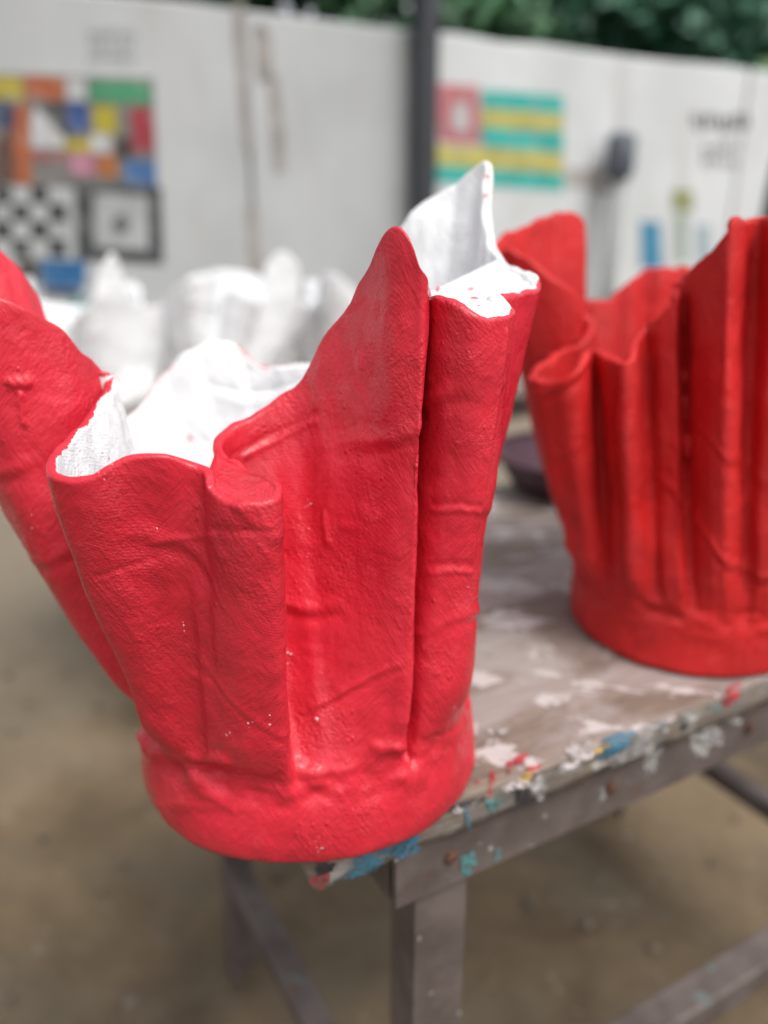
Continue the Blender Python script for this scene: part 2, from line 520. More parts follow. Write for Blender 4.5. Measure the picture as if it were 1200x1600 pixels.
# black and white checks and the framed square below
kk = pcol('k', (.030, .034, .036)); ww = pcol('w2', (.46, .48, .48))
prect('painted_patch', -70, 288, 112, 400, ww)
for r_ in range(4):
    for c_ in range(6):
        if (r_ + c_) % 2 == 0:
            prect('painted_patch', -68 + c_ * 28.8, 290 + r_ * 27.5, -68 + c_ * 28.8 + 28, 290 + r_ * 27.5 + 26.8, pcol('k2', (.022, .025, .025)), off=.0065)
prect('painted_patch', 116, 284, 252, 406, pcol('gy2', (.055, .06, .062)))
prect('painted_patch', 146, 302, 230, 386, pcol('w3', (.42, .44, .44)), off=.0065)
pc = []
for k in range(12):
    t = k * math.pi / 6
    pc.append((189 + 13 * math.cos(t), 350 - 13 * math.sin(t)))
patch('painted_patch', pc[::-1], pcol('gy', gry), off=.010)
prect('painted_patch', 28, 404, 62, 440, pcol('dg', (.06, .05, .04)))
prect('painted_patch', 64, 404, 134, 446, pcol('b2', (.01, .12, .30)))
prect('painted_patch', 66, 448, 124, 462, pcol('nv', nav))
prect('painted_patch', 112, 464, 142, 500, pcol('tg', (.12, .33, .32)))
# faded lettering above, unreadable
def scrawl(x0, y0, x1, y1, rows, m, seed):
    rr = random.Random(seed)
    for r_ in range(rows):
        x = x0
        h = (y1 - y0) / rows
        while x < x1:
            wd = rr.uniform(4, 9)
            yy = y0 + r_ * h + rr.uniform(0, h * .2)
            prect('painted_stroke', x, yy, min(x1, x + wd), yy + h * rr.uniform(.45, .7), m)
            x += wd + rr.uniform(3, 7)
scrawl(138, 44, 212, 104, 3, pcol('faint', (.30, .31, .305)), 2)
scrawl(1082, 176, 1172, 216, 1, pcol('dk', (.07, .07, .07)), 4)
scrawl(1098, 222, 1156, 266, 2, pcol('md', (.20, .19, .185)), 5)
PK = .95
# striped flag-like mural on the right
te, ye2, pk2 = pcol('te', tea), pcol('y3', (.47, .42, .10)), pcol('pk', (.48, .16, .18))
ys = [140, 170, 198, 230, 262, 290]
for i in range(5):
    x0 = 752 if i < 3 else 682
    prect('painted_stripe', x0, ys[i] + (0 if i < 3 else -4), 880, ys[i + 1] - 1 + (0 if i < 3 else -4), [te, ye2, te, ye2, te][i], sl=.07)
prect('painted_patch', 684, 130, 749, 222, pk2, sl=.07)
prect('painted_patch', 708, 160, 730, 204, pcol('w', wht), sl=.07, off=.0065)
# small painted figures low on the wall
prect('painted_patch', 1000, 345, 1032, 420, pcol('bl4', (.04, .22, .36)))
prect('painted_patch', 1050, 296, 1082, 330, pcol('ol', (.28, .29, .12)))
prect('painted_patch', 1056, 336, 1072, 410, pcol('gn2', (.26, .33, .27)))
prect('painted_patch', 1086, 350, 1110, 420, pcol('bl5', (.33, .40, .44)))
prect('painted_patch', 884, 262, 946, 292, pcol('gb', (.38, .36, .34)))
# damp stains along the joint
M['stain'] = simple('damp_stain', (.29, .27, .25), .9, .3, 12)
for pts in ([(364, 4), (366, 60), (372, 130), (380, 236), (392, 236), (386, 120), (382, 4)],
            [(420, 120), (424, 200), (428, 268), (446, 270), (444, 200), (436, 116)], [(396, 40), (400, 110), (406, 130), (426, 124), (424, 60), (412, 36)],
            [(384, 320), (388, 400), (396, 452), (412, 452), (406, 380), (400, 318)]):
    patch('damp_stain', pts, M['stain'])

# dark gate post before the wall
post = empty('steel_post', tuple(WP + D * sp - N * .10))
p0 = WP + D * (sp - .05) - N * .16
mb = MB(); mb.obox(p0 + UZ * -.02, D * .10, N * .10, UZ * 2.75, 0)
M['dark_steel'] = simple('dark_painted_steel', (.035, .038, .045), .5)
mb.build('shaft', M['dark_steel'], post)
mb = MB(); mb.obox(p0 - D * .01 - N * .01 + UZ * 2.73, D * .12, N * .12, UZ * .02); mb.build('cap', M['dark_steel'], post)
for z in (.5, 1.9):
    mb = MB(); mb.obox(p0 + D * .03 + N * .10 + UZ * z, D * .04, N * .058, UZ * .06); mb.build('bracket', M['dark_steel'], post)
tag(post, 'tall dark steel post in front of the white wall between the two murals', 'post')

# dark trunk-like post at the right edge
q = at(1212, 340, 3.6)
mb = MB()
pts = [(q[0] + .02 * math.sin(k), q[1], z) for k, z in enumerate(np.linspace(-.05, 1.72, 9))]
mb.tube(pts, [.055 - .002 * k for k in range(9)], 12)
o = mb.build('timber_post', simple('dark_weathered_timber', (.03, .026, .022), .8), smooth=True)
tag(o, 'dark weathered round timber post beside the wall, behind the matt red planter', 'post')

# grey stand pipe with a dark meter head, in front of the wall
q = wpt(966, 280, .14)
sp_ = empty('stand_pipe', (q[0], q[1], 0))
M['galv'] = simple('dull_grey_pipe', (.28, .285, .28), .5)
M['meter'] = simple('dark_slate_plastic', (.085, .097, .12), .5)
mb = MB(); mb.tube([(q[0], q[1], -.02), (q[0], q[1], q[2] + .01)], .045, 16); mb.build('pipe', M['galv'], sp_, True)
mb = MB(); mb.tube([(q[0], q[1], z) for z in (q[2] - .01, q[2] + .02, q[2] + .05, q[2] + .22, q[2] + .25)], [.05, .075, .085, .085, .055], 16)
mb.build('meter_head', M['meter'], sp_, True)
mb = MB(); mb.tube([np.array([q[0], q[1], q[2] - .05]), np.array([q[0], q[1], q[2] - .05]) + N * .145], .02, 10); mb.build('wall_bracket', M['galv'], sp_, True)
tag(sp_, 'grey standing pipe with dark slate head against the wall right of the striped mural', 'pipe')

# trees behind the wall
def leaf_mat(name, c):
    s = NT(name)
    ob = s.coord('Object')
    cc = s.mix(s.ramp(s.noise(ob, 2.5, 3, .6), .35, .65), tuple(q * .55 for q in c), tuple(q * 1.3 for q in c))
    return s.fin(cc, .55)
LM = [leaf_mat('dark_green_leaves', (.055, .150, .065)), leaf_mat('bluish_green_leaves', (.050, .150, .090)), leaf_mat('olive_green_leaves', (.095, .185, .060))]
M['bark'] = simple('grey_brown_bark', (.09, .07, .055), .9)
def tree(s_, n_, h, rad, lm, label, seed):
    rr = np.random.RandomState(seed)
    base = WP + D * s_ + N * n_
    root = empty('broadleaf_tree', (base[0], base[1], 0))
    mb = MB()
    tp = base + np.array([rr.uniform(-.3, .3), rr.uniform(-.3, .3), h * .55])
    mb.tube([base - UZ * .05, base + (tp - base) * .5 + rr.uniform(-.08, .08, 3), tp], [.14, .11, .07], 10)
    cents = []
    for k in range(9):
        a = k * 2.4 + rr.rand()
        e = tp + np.array([math.cos(a) * rad * rr.uniform(.45, .8), math.sin(a) * rad * rr.uniform(.45, .8), rr.uniform(-.25, .42) * h])
        st = base + (tp - base) * rr.uniform(.45, 1)
        mb.tube([st, (st + e) / 2 + UZ * .15, e], [.05, .035, .012], 6)
        cents.append(e)
    mb.build('trunk', M['bark'], root, True)
    C = np.array(cents)
    nl = 9000
    ci = rr.randint(0, len(C), nl)
    v = rr.normal(size=(nl, 3)); v /= np.linalg.norm(v, axis=1)[:, None]
    c = C[ci] + v * (rr.rand(nl, 1) ** .45) * rad * .48 * np.array([1, 1, .8])
    ax = rr.normal(size=(nl, 3)); ax /= np.linalg.norm(ax, axis=1)[:, None]
    b = np.cross(ax, rr.normal(size=(nl, 3))); b /= np.linalg.norm(b, axis=1)[:, None]
    L = rr.uniform(.07, .14, (nl, 1))
    V = np.concatenate([c - ax * L, c + b * L * .42, c + ax * L, c - b * L * .42], axis=1).reshape(-1, 3)
    F = np.arange(nl * 4).reshape(-1, 4)
    mesh_obj('crown', V, F.tolist(), lm, root)
    tag(root, label, 'tree', label.split(' broad')[0] + ' trees behind the wall')
LB = ['dense dark green broadleaf tree rising behind the white wall', 'bluish green broadleaf tree rising behind the white wall', 'paler olive green broadleaf tree rising behind the white wall']
k = 0
for s_, n_, h in ((-3.4, 2.0, 3.6), (-1.7, 1.6, 3.3), (-.2, 1.9, 3.4), (1.2, 1.5, 3.2), (2.7, 1.7, 3.5), (4.2, 1.5, 3.1), (5.6, 1.9, 3.6), (.6, 3.6, 4.6), (3.4, 3.8, 4.8), (6.4, 3.8, 4.6), (-2.4, 3.8, 4.6)):
    tree(s_, n_, h, 1.35, LM[k % 3], LB[k % 3], 20 + k); k += 1

# ------------------------------------------------------------------ the work table
CT = onz(487, 1338, TZ)                     # front left corner of the board
TL, TW, TT = 1.02, 0.60, 0.034
table = empty('work_table', (CT[0], CT[1], 0))
tag(table, 'paint-splashed board table on rusty brown steel legs, carrying the planters', 'table')
nx, ny = 90, 60
V, F = [], []
for j in range(ny + 1):
    for i in range(nx + 1):
        V.append(CT + D * TL * i / nx + N * TW * j / ny)
V = np.array(V)
V[:, 2] += fbm(V, 9, 3) * .0009
F = [(j * (nx + 1) + i, j * (nx + 1) + i + 1, (j + 1) * (nx + 1) + i + 1, (j + 1) * (nx + 1) + i) for j in range(ny) for i in range(nx)]
# board: top sheet with worn rounded rim down to the edge, edge and underside
def ring_pts(): 
    r = [(i, 0) for i in range(nx)] + [(nx, j) for j in range(ny)] + [(i, ny) for i in range(nx, 0, -1)] + [(0, j) for j in range(ny, 0, -1)]
    return r
RG = ring_pts()
outn = []
for i, j in RG:
    a = np.zeros(3)
    if j == 0: a -= N
    if j == ny: a += N
    if i == 0: a -= D
    if i == nx: a += D
    outn.append(a)
outn = np.array(outn)
top_idx = [j * (nx + 1) + i for i, j in RG]
VT = V.copy()
jag = np.abs(fbm(VT[top_idx], 40, 8)) * .0022
VT[top_idx] += -outn * (.002 + jag[:, None])
r1 = V[top_idx] - UZ * .0035 + outn * .0005
Vt = np.concatenate([VT, r1])
nT = len(VT)
nr = len(RG)
Ft = F + [(nT + k, nT + (k + 1) % nr, top_idx[(k + 1) % nr], top_idx[k]) for k in range(nr)]
mesh_obj('board_top', Vt, Ft, M['top'], table, True)
rows = []
for t_ in (0.0, .35, .7, 1.0):
    p = V[top_idx] - UZ * (.0035 + (TT - .0035) * t_)
    rows.append(p + outn * (.0004 + fbm(p, 55, 4)[:, None] * .0016 * (0 if t_ == 0 else 1) - (.0025 if t_ == 1 else 0)))
Ve = np.concatenate(rows)
Fe = [((k2 + 1) * nr + k, (k2 + 1) * nr + (k + 1) % nr, k2 * nr + (k + 1) % nr, k2 * nr + k) for k2 in range(3) for k in range(nr)]
Fe.append(tuple(3 * nr + k for k in range(nr))[::-1])
mesh_obj('board_edge', Ve, Fe, M['edge'], table, True)

AZ = TZ - TT                                # underside of the board
AH, AT = .060, .006                          # angle-iron apron
ins, insd = .012, .075                      # set back from the front edge and from the ends
A0 = CT + D * insd + N * ins; A0[2] = 0
LA, WA = TL - 2 * insd, TW - 2 * ins
def angle_bar(name, o, along, face, down, parent, inward, h=AH, t=AT, fl=.035):
    mb = MB()
    mb.obox(o, along, inward * t, -UZ * h)
    mb.obox(o + inward * t - UZ * .0008, along, inward * fl, -UZ * t)
    return mb.build(name, M['steel'], parent)
angle_bar('apron', A0 + UZ * (AZ - .001), D * LA, None, None, table, N)
angle_bar('apron', A0 + N * WA + UZ * (AZ - .001), D * LA, None, None, table, -N)
angle_bar('apron', A0 + N * .012 + UZ * (AZ - .0025), N * (WA - .024), None, None, table, D)
angle_bar('apron', A0 + D * LA + N * .012 + UZ * (AZ - .0025), N * (WA - .024), None, None, table, -D)
LW = .050
def leg(sx, sy):
    mb = MB()
    o = A0 + D * (.0 if sx == 0 else LA) + N * (0 if sy == 0 else WA) 
    dx, dy = (D if sx == 0 else -D), (N if sy == 0 else -N)
    o = o + dx * .022 + dy * .0068
    z1 = AZ - .009
    mb.obox(o, dx * LW, dy * .006, UZ * z1)
    mb.obox(o + dy * .0061, dx * .006, dy * .034, UZ * (z1 - .0005))
    return mb.build('leg', M['steel'], table)
for sx in (0, 1):
    for sy in (0, 1): leg(sx, sy)
ZS = .235
def stretcher(p, q, w_=.034):
    p, q = np.array(p, float), np.array(q, float)
    d = (q - p)
    side = np.cross(d / np.linalg.norm(d), UZ)
    mb = MB(); mb.obox(p - side * w_ / 2, d, side * w_, UZ * w_, .003)
    return mb.build('stretcher', M['steel'], table)
for s_ in (.030, LA - .030):
    stretcher(A0 + D * s_ + N * .06 + UZ * ZS, A0 + D * s_ + N * (WA - .045) + UZ * ZS)
stretcher(A0 + D * .03 + N * .034 + UZ * ZS, A0 + D * (LA - .03) + N * .034 + UZ * ZS, .042)

M['rust'] = simple('rusty_bolt', (.09, .040, .022), .7)
for px, py in ((703, 1357), (952, 1246), (1168, 1148)):      # bolt heads through the apron
    q = onplane(px, py, A0, N)
    q[2] = AZ - AH * .52
    mb = MB(); mb.tube([q + N * .001, q - N * .003, q - N * .0045], [.006, .006, .0035], 6)
    mb.build('bolt', M['rust'], table)

# splashes of paint on the board, its edge and the apron
def blob(px, py, rx, ry, m, where, rot=0.0, seed=0, thick=.00035):
    rr = random.Random(seed + int(px) * 7 + int(py))
    n = 44
    ph = [rr.uniform(0, 6.28) for _ in range(4)]
    pts = []
    for k in range(n):
        t = 2 * math.pi * k / n
        q_ = 1 + .18 * math.sin(2 * t + ph[0]) + .16 * math.sin(3 * t + ph[1]) + .13 * math.sin(5 * t + ph[2]) + .06 * math.sin(9 * t + ph[3]) + .04 * math.sin(14 * t + ph[1])
        x, y = rx * q_ * math.cos(t), ry * q_ * math.sin(t)
        pts.append((px + x * math.cos(rot) - y * math.sin(rot), py + x * math.sin(rot) + y * math.cos(rot)))
    if where == 'top':
        P = [onz(x, y, TZ + .0016) for x, y in pts]; nn = UZ
    elif where == 'edge':
        e0 = CT - N * .0022; nn = -N
        P = [onplane(x, y, e0, N) for x, y in pts]
        P = [np.array([p[0], p[1], min(TZ - .0015, max(TZ - TT + .001, p[2]))]) for p in P]
    else:
        e0 = A0 - N * .0008; nn = -N
        P = [onplane(x, y, e0, N) for x, y in pts]
        P = [np.array([p[0], p[1], min(AZ - .002, max(AZ - AH + .001, p[2]))]) for p in P]
    c = np.mean(P, axis=0)
    inner = [c + (p - c) * .8 + nn * thick for p in P]
    V = P + inner + [c + nn * thick * 1.3]
    F = [(k, (k + 1) % n, (k + 1) % n + n, k + n) for k in range(n)] + [(k + n, (k + 1) % n + n, 2 * n) for k in range(n)]
    o = mesh_obj('paint_splash', V, F, m, table, True)
    return o
def gp(name, c):                              # scuffed, half rubbed away paint
    s = NT(name)
    ob = s.coord('Object')
    cc = s.mix(s.ramp(s.noise(ob, 70, 4, .6), .3, .7), tuple(q * .7 for q in c), tuple(min(1, q * 1.15) for q in c))
    al = s.ramp(s.noise(ob, 170, 6, .78), .38, .58)
    return s.fin(cc, .5, s.bump(s.noise(ob, 160, 4, .6), .5, .0008), Alpha=al)
G = dict(blue=gp('blue_paint', (.04, .19, .29)), teal=gp('teal_paint', (.10, .30, .30)), white=gp('white_paint_splash', (.52, .50, .49)),
         red=gp('red_paint_splash', (.50, .025, .04)), yellow=gp('yellow_paint', (.50, .34, .07)), black=gp('black_paint', (.03, .03, .035)),
         pale=gp('pale_grey_paint', (.36, .35, .34)), pink=gp('pink_paint', (.55, .16, .20)), dred=gp('dark_red_paint', (.30, .04, .05)))
for a in [('white', 806, 1226, 24, 8, 'top', -.45), ('yellow', 822, 1214, 17, 6, 'top', -.45), ('red', 808, 1188, 16, 7, 'top', -.5),
          ('red', 834, 1200, 10, 5, 'top', -.2), ('red', 768, 1222, 4, 24, 'top', .05), ('red', 745, 1222, 5, 3, 'top', 0),
          ('white', 895, 1170, 13, 8, 'top', 0), ('white', 914, 1163, 9, 6, 'top', 0), ('white', 905, 1186, 30, 8, 'top', -.4),
          ('yellow', 940, 1170, 14, 4, 'top', -.4), ('blue', 968, 1154, 27, 10, 'top', -.4), ('pale', 1008, 1142, 16, 9, 'top', -.4),
          ('white', 778, 1142, 14, 5, 'top', 0), ('red', 1142, 1082, 9, 8, 'top', -.3), ('dred', 795, 1206, 4, 3, 'top', 0),
          ('white', 1040, 1128, 16, 5, 'top', -.4), ('pink', 1150, 1070, 12, 4, 'top', -.4),

          ('blue', 626, 1322, 26, 22, 'edge', -.5), ('blue', 572, 1350, 24, 17, 'edge', -.4), ('dred', 500, 1376, 11, 12, 'edge', .0),
          ('white', 618, 1348, 4, 7, 'edge', .3), ('black', 823, 1243, 13, 15, 'edge', -.5), ('white', 840, 1232, 12, 16, 'edge', -.4),
          ('blue', 731, 1278, 3, 16, 'edge', -.1), ('black', 506, 1358, 14, 8, 'edge', -.3), ('white', 716, 1268, 8, 5, 'edge', -.3),
          ('teal', 770, 1258, 9, 9, 'edge', -.2), ('pale', 985, 1176, 30, 12, 'edge', -.45), ('blue', 960, 1172, 20, 9, 'edge', -.45),
          ('white', 890, 1200, 16, 8, 'edge', -.4), ('pale', 1020, 1170, 18, 26, 'apron', .1), ('pale', 1012, 1196, 7, 16, 'apron', 0),
          ('white', 1100, 1140, 30, 34, 'apron', -.3), ('white', 1135, 1112, 20, 20, 'apron', -.4), ('teal', 732, 1350, 12, 18, 'apron', .1),
          ('teal', 778, 1336, 6, 9, 'apron', .2), ('pale', 942, 1242, 6, 10, 'apron', .3), ('pale', 766, 1328, 5, 5, 'apron', 0), ('red', 1140, 1090, 10, 14, 'edge', .2)]:
    blob(a[1], a[2], a[3] * (1.35 if a[5] == 'edge' and a[3] > 8 else 1), a[4], G[a[0]], a[5], a[6])
rs_ = random.Random(31)
for k in range(10):                          # fine drops along the front edge
    x = rs_.uniform(640, 1180)
    yb = 1284 - (x - 640) * .405
    nm = rs_.choice(['white', 'white', 'pale', 'blue', 'red', 'teal', 'black', 'yellow', 'dred'])
    if rs_.random() < .5: blob(x, yb + rs_.uniform(10, 30), rs_.uniform(2, 6), rs_.uniform(3, 9), G[nm], 'edge', rs_.uniform(-.6, .3), k)
    elif x > 745: blob(x, yb - rs_.uniform(6, 60), rs_.uniform(2, 5), rs_.uniform(1.5, 3.5), G[nm], 'top', rs_.uniform(-.6, .3), k)

# ------------------------------------------------------------------ draped cement-cloth planters
def periodic_curve(P, t, n):
    """closed cubic through points P (k, d) at knots t (k+1, last = period)"""
    k = len(P)
    per = t[-1]
    idx = np.arange(k)
    tp = np.concatenate([t[:-1], t[:-1] + per, [2 * per]])
    Pm, Pp = P[idx - 1], P[(idx + 1) % k]
    tm = np.where(idx == 0, t[idx - 1] * 0 + t[k - 1] - per, t[idx - 1])
    tn = t[idx + 1]
    h0, h1 = (t[idx] - tm)[:, None], (tn - t[idx])[:, None]
    tan = ((P - Pm) / h0 * h1 + (Pp - P) / h1 * h0) / (h0 + h1)
    s = np.linspace(0, per, n, endpoint=False)
    i = np.clip(np.searchsorted(t, s, side='right') - 1, 0, k - 1)
    h = (t[i + 1] - t[i])
    u = ((s - t[i]) / h)[:, None]; h = h[:, None]
    j = (i + 1) % k
    return (2 * u**3 - 3 * u**2 + 1) * P[i] + (u**3 - 2 * u**2 + u) * h * tan[i] + (-2 * u**3 + 3 * u**2) * P[j] + (u**3 - u**2) * h * tan[j]

def gsm(a, sig):
    r = int(sig * 3) + 1
    kx = np.exp(-np.arange(-r, r + 1)**2 / (2 * sig * sig)); kx /= kx.sum()
    out = np.zeros_like(a)
    for w_, sft in zip(kx, range(-r, r + 1)): out += w_ * np.roll(a, sft, axis=0)
    return out

def grid_normals(Gd):
    du = np.roll(Gd, -1, axis=1) - np.roll(Gd, 1, axis=1)
    dv = np.gradient(Gd, axis=0)
    n = np.cross(du, dv)
    return n / (np.linalg.norm(n, axis=2)[..., None] + 1e-12)

def planter(name, ctrl, cen, mat, label, group=None, nu=900, nv=150, rs=.1265, skirt=None, zs=.064, th=.0075, amp=1.0, seed=1, marks=(), thin=(), pleats=0.0, torn=0.0, expo=.85, creases=True):
    """ctrl rows: x, y, z of the rim, angle on the base, bulge half way up, bulge low down, shift of the paint edge"""
    c = np.array(ctrl, float)
    ang = np.unwrap(np.radians(c[:, 3]))
    d = np.linalg.norm(np.roll(c[:, :3], -1, axis=0) - c[:, :3], axis=1)
    t = np.concatenate([[0], np.cumsum(d ** .6)])
    data = c.copy()
    dense = periodic_curve(np.column_stack([c[:, :3], c[:, 4:]]), t, nu * 6)
    per = t[-1]
    sd = np.linspace(0, per, nu * 6, endpoint=False)
    angd = np.interp(sd, t, np.concatenate([ang, [ang[0] + 2 * math.pi]]))
    res = gsm((angd - sd / per * 2 * math.pi)[:, None], nu * 6 / 400)[:, 0]
    angd = res + sd / per * 2 * math.pi
    dense[:, 5] = np.interp(sd, t, np.concatenate([c[:, 6], c[:1, 6]]))
    full = np.column_stack([dense, angd])
    # resample: mix of arc length and angle
    seg = np.linalg.norm(np.roll(full[:, :3], -1, axis=0) - full[:, :3], axis=1) + .05 * per * 0 + 1e-6
    L = np.concatenate([[0], np.cumsum(seg)])
    tgt = np.linspace(0, L[-1], nu, endpoint=False)
    ext = np.vstack([full, full[0] + np.array([0] * (full.shape[1] - 1) + [2 * math.pi])])
    f = np.column_stack([np.interp(tgt, L, ext[:, k]) for k in range(ext.shape[1])])
    rim, bm, bl, ps, A = f[:, :3], f[:, 3], f[:, 4], f[:, 5], f[:, 6]
    e = np.column_stack([np.cos(A), np.sin(A), 0 * A])
    cen = np.array([cen[0], cen[1], TZ])
    rng = np.random.RandomState(seed)
    # small unevenness of the torn edge
    rim = rim.copy()
    rim[:, 2] += fbm(rim, 50, seed, 3) * .0030 * amp
    if torn:
        rim[:, 2] += fbm(rim, 16, seed + 21, 3) * torn
        rim[:, :2] += np.column_stack([fbm(rim, 22, seed + 22, 2), fbm(rim, 22, seed + 23, 2)]) * torn * .5
    rws = []
    sk = skirt or [(.0, .1180), (.0012, .1272), (.003, .1288), (.009, .1304), (.018, .1315), (.028, .1312), (.038, .1300), (.046, .1290), (.054, .1278)]
    # resample skirt profile finely
    skz = np.array([q[0] for q in sk]); skr = np.array([q[1] for q in sk])
    nsk = 26
    for zz in np.linspace(0, skz[-1], nsk):
        rr_ = np.interp(zz, skz, skr)
        rws.append(cen + e * (rr_ + .0025 * np.sin(3 * A + seed) [:, None]) + np.array([0, 0, zz]))
    base = cen + e * rs + np.array([0, 0, zs])
    vs = np.linspace(0, 1, nv)
    for v in vs:
        gg = v ** expo
        p = base + (rim - base) * np.array([gg, gg, v])
        bulge = bm * 4 * v * (1 - v) + bl * np.exp(-((v - .14) / .11) ** 2)
        p = p + e * bulge[:, None]
        rws.append(p)
    Gd = np.array(rws)
    nbody0 = nsk
    # soften where the folds meet the base band
    for it in range(26):
        lo, hi = nsk - 8, nsk + 9
        Gd[lo:hi] = Gd[lo:hi] * .5 + .25 * (Gd[lo - 1:hi - 1] + Gd[lo + 1:hi + 1])
    for it in range(3):
        Gd[nsk:, :] = .5 * Gd[nsk:] + .25 * (np.roll(Gd, 1, axis=1)[nsk:] + np.roll(Gd, -1, axis=1)[nsk:])
    nn = grid_normals(Gd)
    pos = Gd - cen
    vv = np.concatenate([np.linspace(-.15, 0, nsk), vs])[:, None]
    disp = fbm(pos, 14, seed, 2) * .0026 + fbm(pos, 45, seed + 4, 2) * .0006
    # lumps of cement
    lump = np.clip(noise(pos, 95, seed + 9) - .35, 0, 1) * np.clip(noise(pos, 22, seed + 11) + .1, 0, 1)
    disp = disp + lump * .0026
    if pleats: disp = disp + pleats * np.sin(30 * A + 2.5 * np.sin(3 * A + seed))[None, :] * np.clip((pos[..., 2] - .05) / .05, 0, 1)
    if creases:   # slanting wrinkles in the cloth, a puckered line above the band
        zc = pos[..., 2] + .25 * fbm(pos, 5, seed + 2, 2) * .15 + .035 * np.sin(A * 4.0 + 1)[None, :]
        for z0_, a_ in ((.125, .0020), (.205, .0022), (.275, .0018)):
            msk = np.clip(noise(pos * np.array([1, 1, .3]), 14, seed + int(z0_ * 100)) + .25, 0, 1)
            tt = (zc - z0_) / .005
            disp = disp + msk * a_ * (np.exp(-tt**2) - .8 * np.exp(-(tt + 1.3)**2)) * 1.2
        pk = np.exp(-((pos[..., 2] - .060) / .014) ** 2)
        disp = disp + pk * (fbm(pos * np.array([1, 1, 1.8]), 30, seed + 6, 3) * .0055)
    if marks:
        q = Gd - CP
        dz = q @ CF
        sx, sy = 600 + FPX * (q @ CX) / dz, 800 - FPX * (q @ CU) / dz
        def hit(x, y):
            dd_ = (sx - x) ** 2 + (sy - y) ** 2
            k = np.where(dd_ < 16)
            if len(k[0]) == 0: return None
            b_ = np.argmin(dz[k]); return Gd[k[0][b_], k[1][b_]]
        for x0, y0, x1, y1, hh, w0, w1 in marks:
            hh *= .42 if abs(x1 - x0) > 55 else .8
            y0 += 3; y1 -= 2
            ch = [hit(x0 + (x1 - x0) * k / 8, y0 + (y1 - y0) * k / 8) for k in range(9)]
            ds = np.full(Gd.shape[:2], 9.0); ww = np.full(Gd.shape[:2], w0)
            for k in range(8):                   # follow the surface, piece by piece
                a, b = ch[k], ch[k + 1]
                if a is None or b is None or np.linalg.norm(a - b) > .03: continue
                ab = b - a; L2 = ab @ ab + 1e-12
                tt = np.clip(((Gd - a) @ ab) / L2, 0, 1)
                dk_ = np.linalg.norm(Gd - (a + tt[..., None] * ab), axis=2)
                nr__ = dk_ < ds
                ds = np.where(nr__, dk_, ds); ww = np.where(nr__, w0 + (w1 - w0) * (k + tt) / 8, ww)
            ww = ww * (1 + .35 * fbm(pos, 120, seed + 40, 2))
            disp = disp + hh * np.exp(-(ds / ww) ** 2 * 1.5) * (1 if hh < 0 else 1)
    botfix = 1.0
    Gd = Gd + nn * (disp * amp * botfix)[..., None]
    Gd[..., 2] = np.maximum(Gd[..., 2] + .0012, TZ + .0012)
    nn = grid_normals(Gd)
    # lip and lining
    T = Gd[-1] - Gd[-4]; T /= np.linalg.norm(T, axis=1)[:, None]
    n0 = gsm(nn[-1], 2.0); n0 /= np.linalg.norm(n0, axis=1)[:, None]
    tt_ = th * (1 + .5 * fbm(Gd[-1], 40, seed + 3, 2))[:, None]
    if thin:
        kk_ = np.ones(len(c))
        for a_, b_, f_ in thin: kk_[a_:b_ + 1] = f_
        fac = np.interp(np.interp(tgt, L, np.concatenate([sd, [per]])), t, np.concatenate([kk_, kk_[:1]]))
        tt_ = tt_ * gsm(fac[:, None], 3)
    mid = Gd[-1] - n0 * tt_ / 2
    lip = [mid + tt_ / 2 * (math.cos(a) * n0 + .8 * math.sin(a) * T) for a in np.linspace(0, math.pi, 8)[1:]]
    inn = []
    body = Gd[nsk:]
    bn = nn[nsk:]
    bn = np.array([gsm(q, 2.5) for q in bn]); bn /= np.linalg.norm(bn, axis=2)[..., None]
    rows_in = list(range(nv - 2, 0, -2))
    for r_ in rows_in:
        inn.append(body[r_] - bn[r_] * tt_)
    # drop the lining's rows into a floor
    last = inn[-1]
    fl = []
    for k_ in (.9, .6, .3, .02):
        q_ = cen + (last - cen) * np.array([k_, k_, 1]); q_[:, 2] = TZ + .045
        fl.append(q_)
    ALL = np.concatenate([Gd, np.array(lip), np.array(inn), np.array(fl)])
    nrow = len(ALL)
    NN = grid_normals(ALL)
    # attribute: signed distance from painted edge, UV: metres round and up
    outer_rows = len(Gd)
    dist = np.zeros((nrow, nu))
    dist[:outer_rows] = .03
    dd = np.linalg.norm(np.diff(ALL[outer_rows - 1:], axis=0), axis=2).cumsum(axis=0)
    dist[outer_rows:] = .0075 - dd
    dist[outer_rows:] += ps[None, :]
    top = Gd[outer_rows - 5:outer_rows]
    for k_ in range(1, 12):
        dist[outer_rows - k_] = np.minimum(.03, .0075 + .004 * k_ + ps)
    U = np.linspace(0, L[-1], nu, endpoint=False)
    Vv = np.concatenate([[0], np.linalg.norm(np.diff(ALL, axis=0), axis=2).mean(axis=1).cumsum()])
    root = empty(name, tuple(cen))
    cuts = [('base_band', 0, nsk - 2), ('cloth_shell', nsk - 2, outer_rows + 6), ('inner_lining', outer_rows + 6, nrow - 1)]
    for pn, r0, r1_ in cuts:
        rr_ = ALL[r0:r1_ + 1]
        nr_ = r1_ - r0 + 1
        jj, ii = np.meshgrid(np.arange(nr_ - 1), np.arange(nu), indexing='ij')
        i2 = (ii + 1) % nu
        Fq = np.stack([jj * nu + ii, jj * nu + i2, (jj + 1) * nu + i2, (jj + 1) * nu + ii], axis=-1).reshape(-1, 4)
        me = bpy.data.meshes.new(pn)
        vl = (rr_ - cen).reshape(-1, 3)
        me.vertices.add(len(vl)); me.vertices.foreach_set('co', vl.ravel())
        me.loops.add(Fq.size); me.loops.foreach_set('vertex_index', Fq.ravel())
        me.polygons.add(len(Fq)); me.polygons.foreach_set('loop_start', np.arange(0, Fq.size, 4))
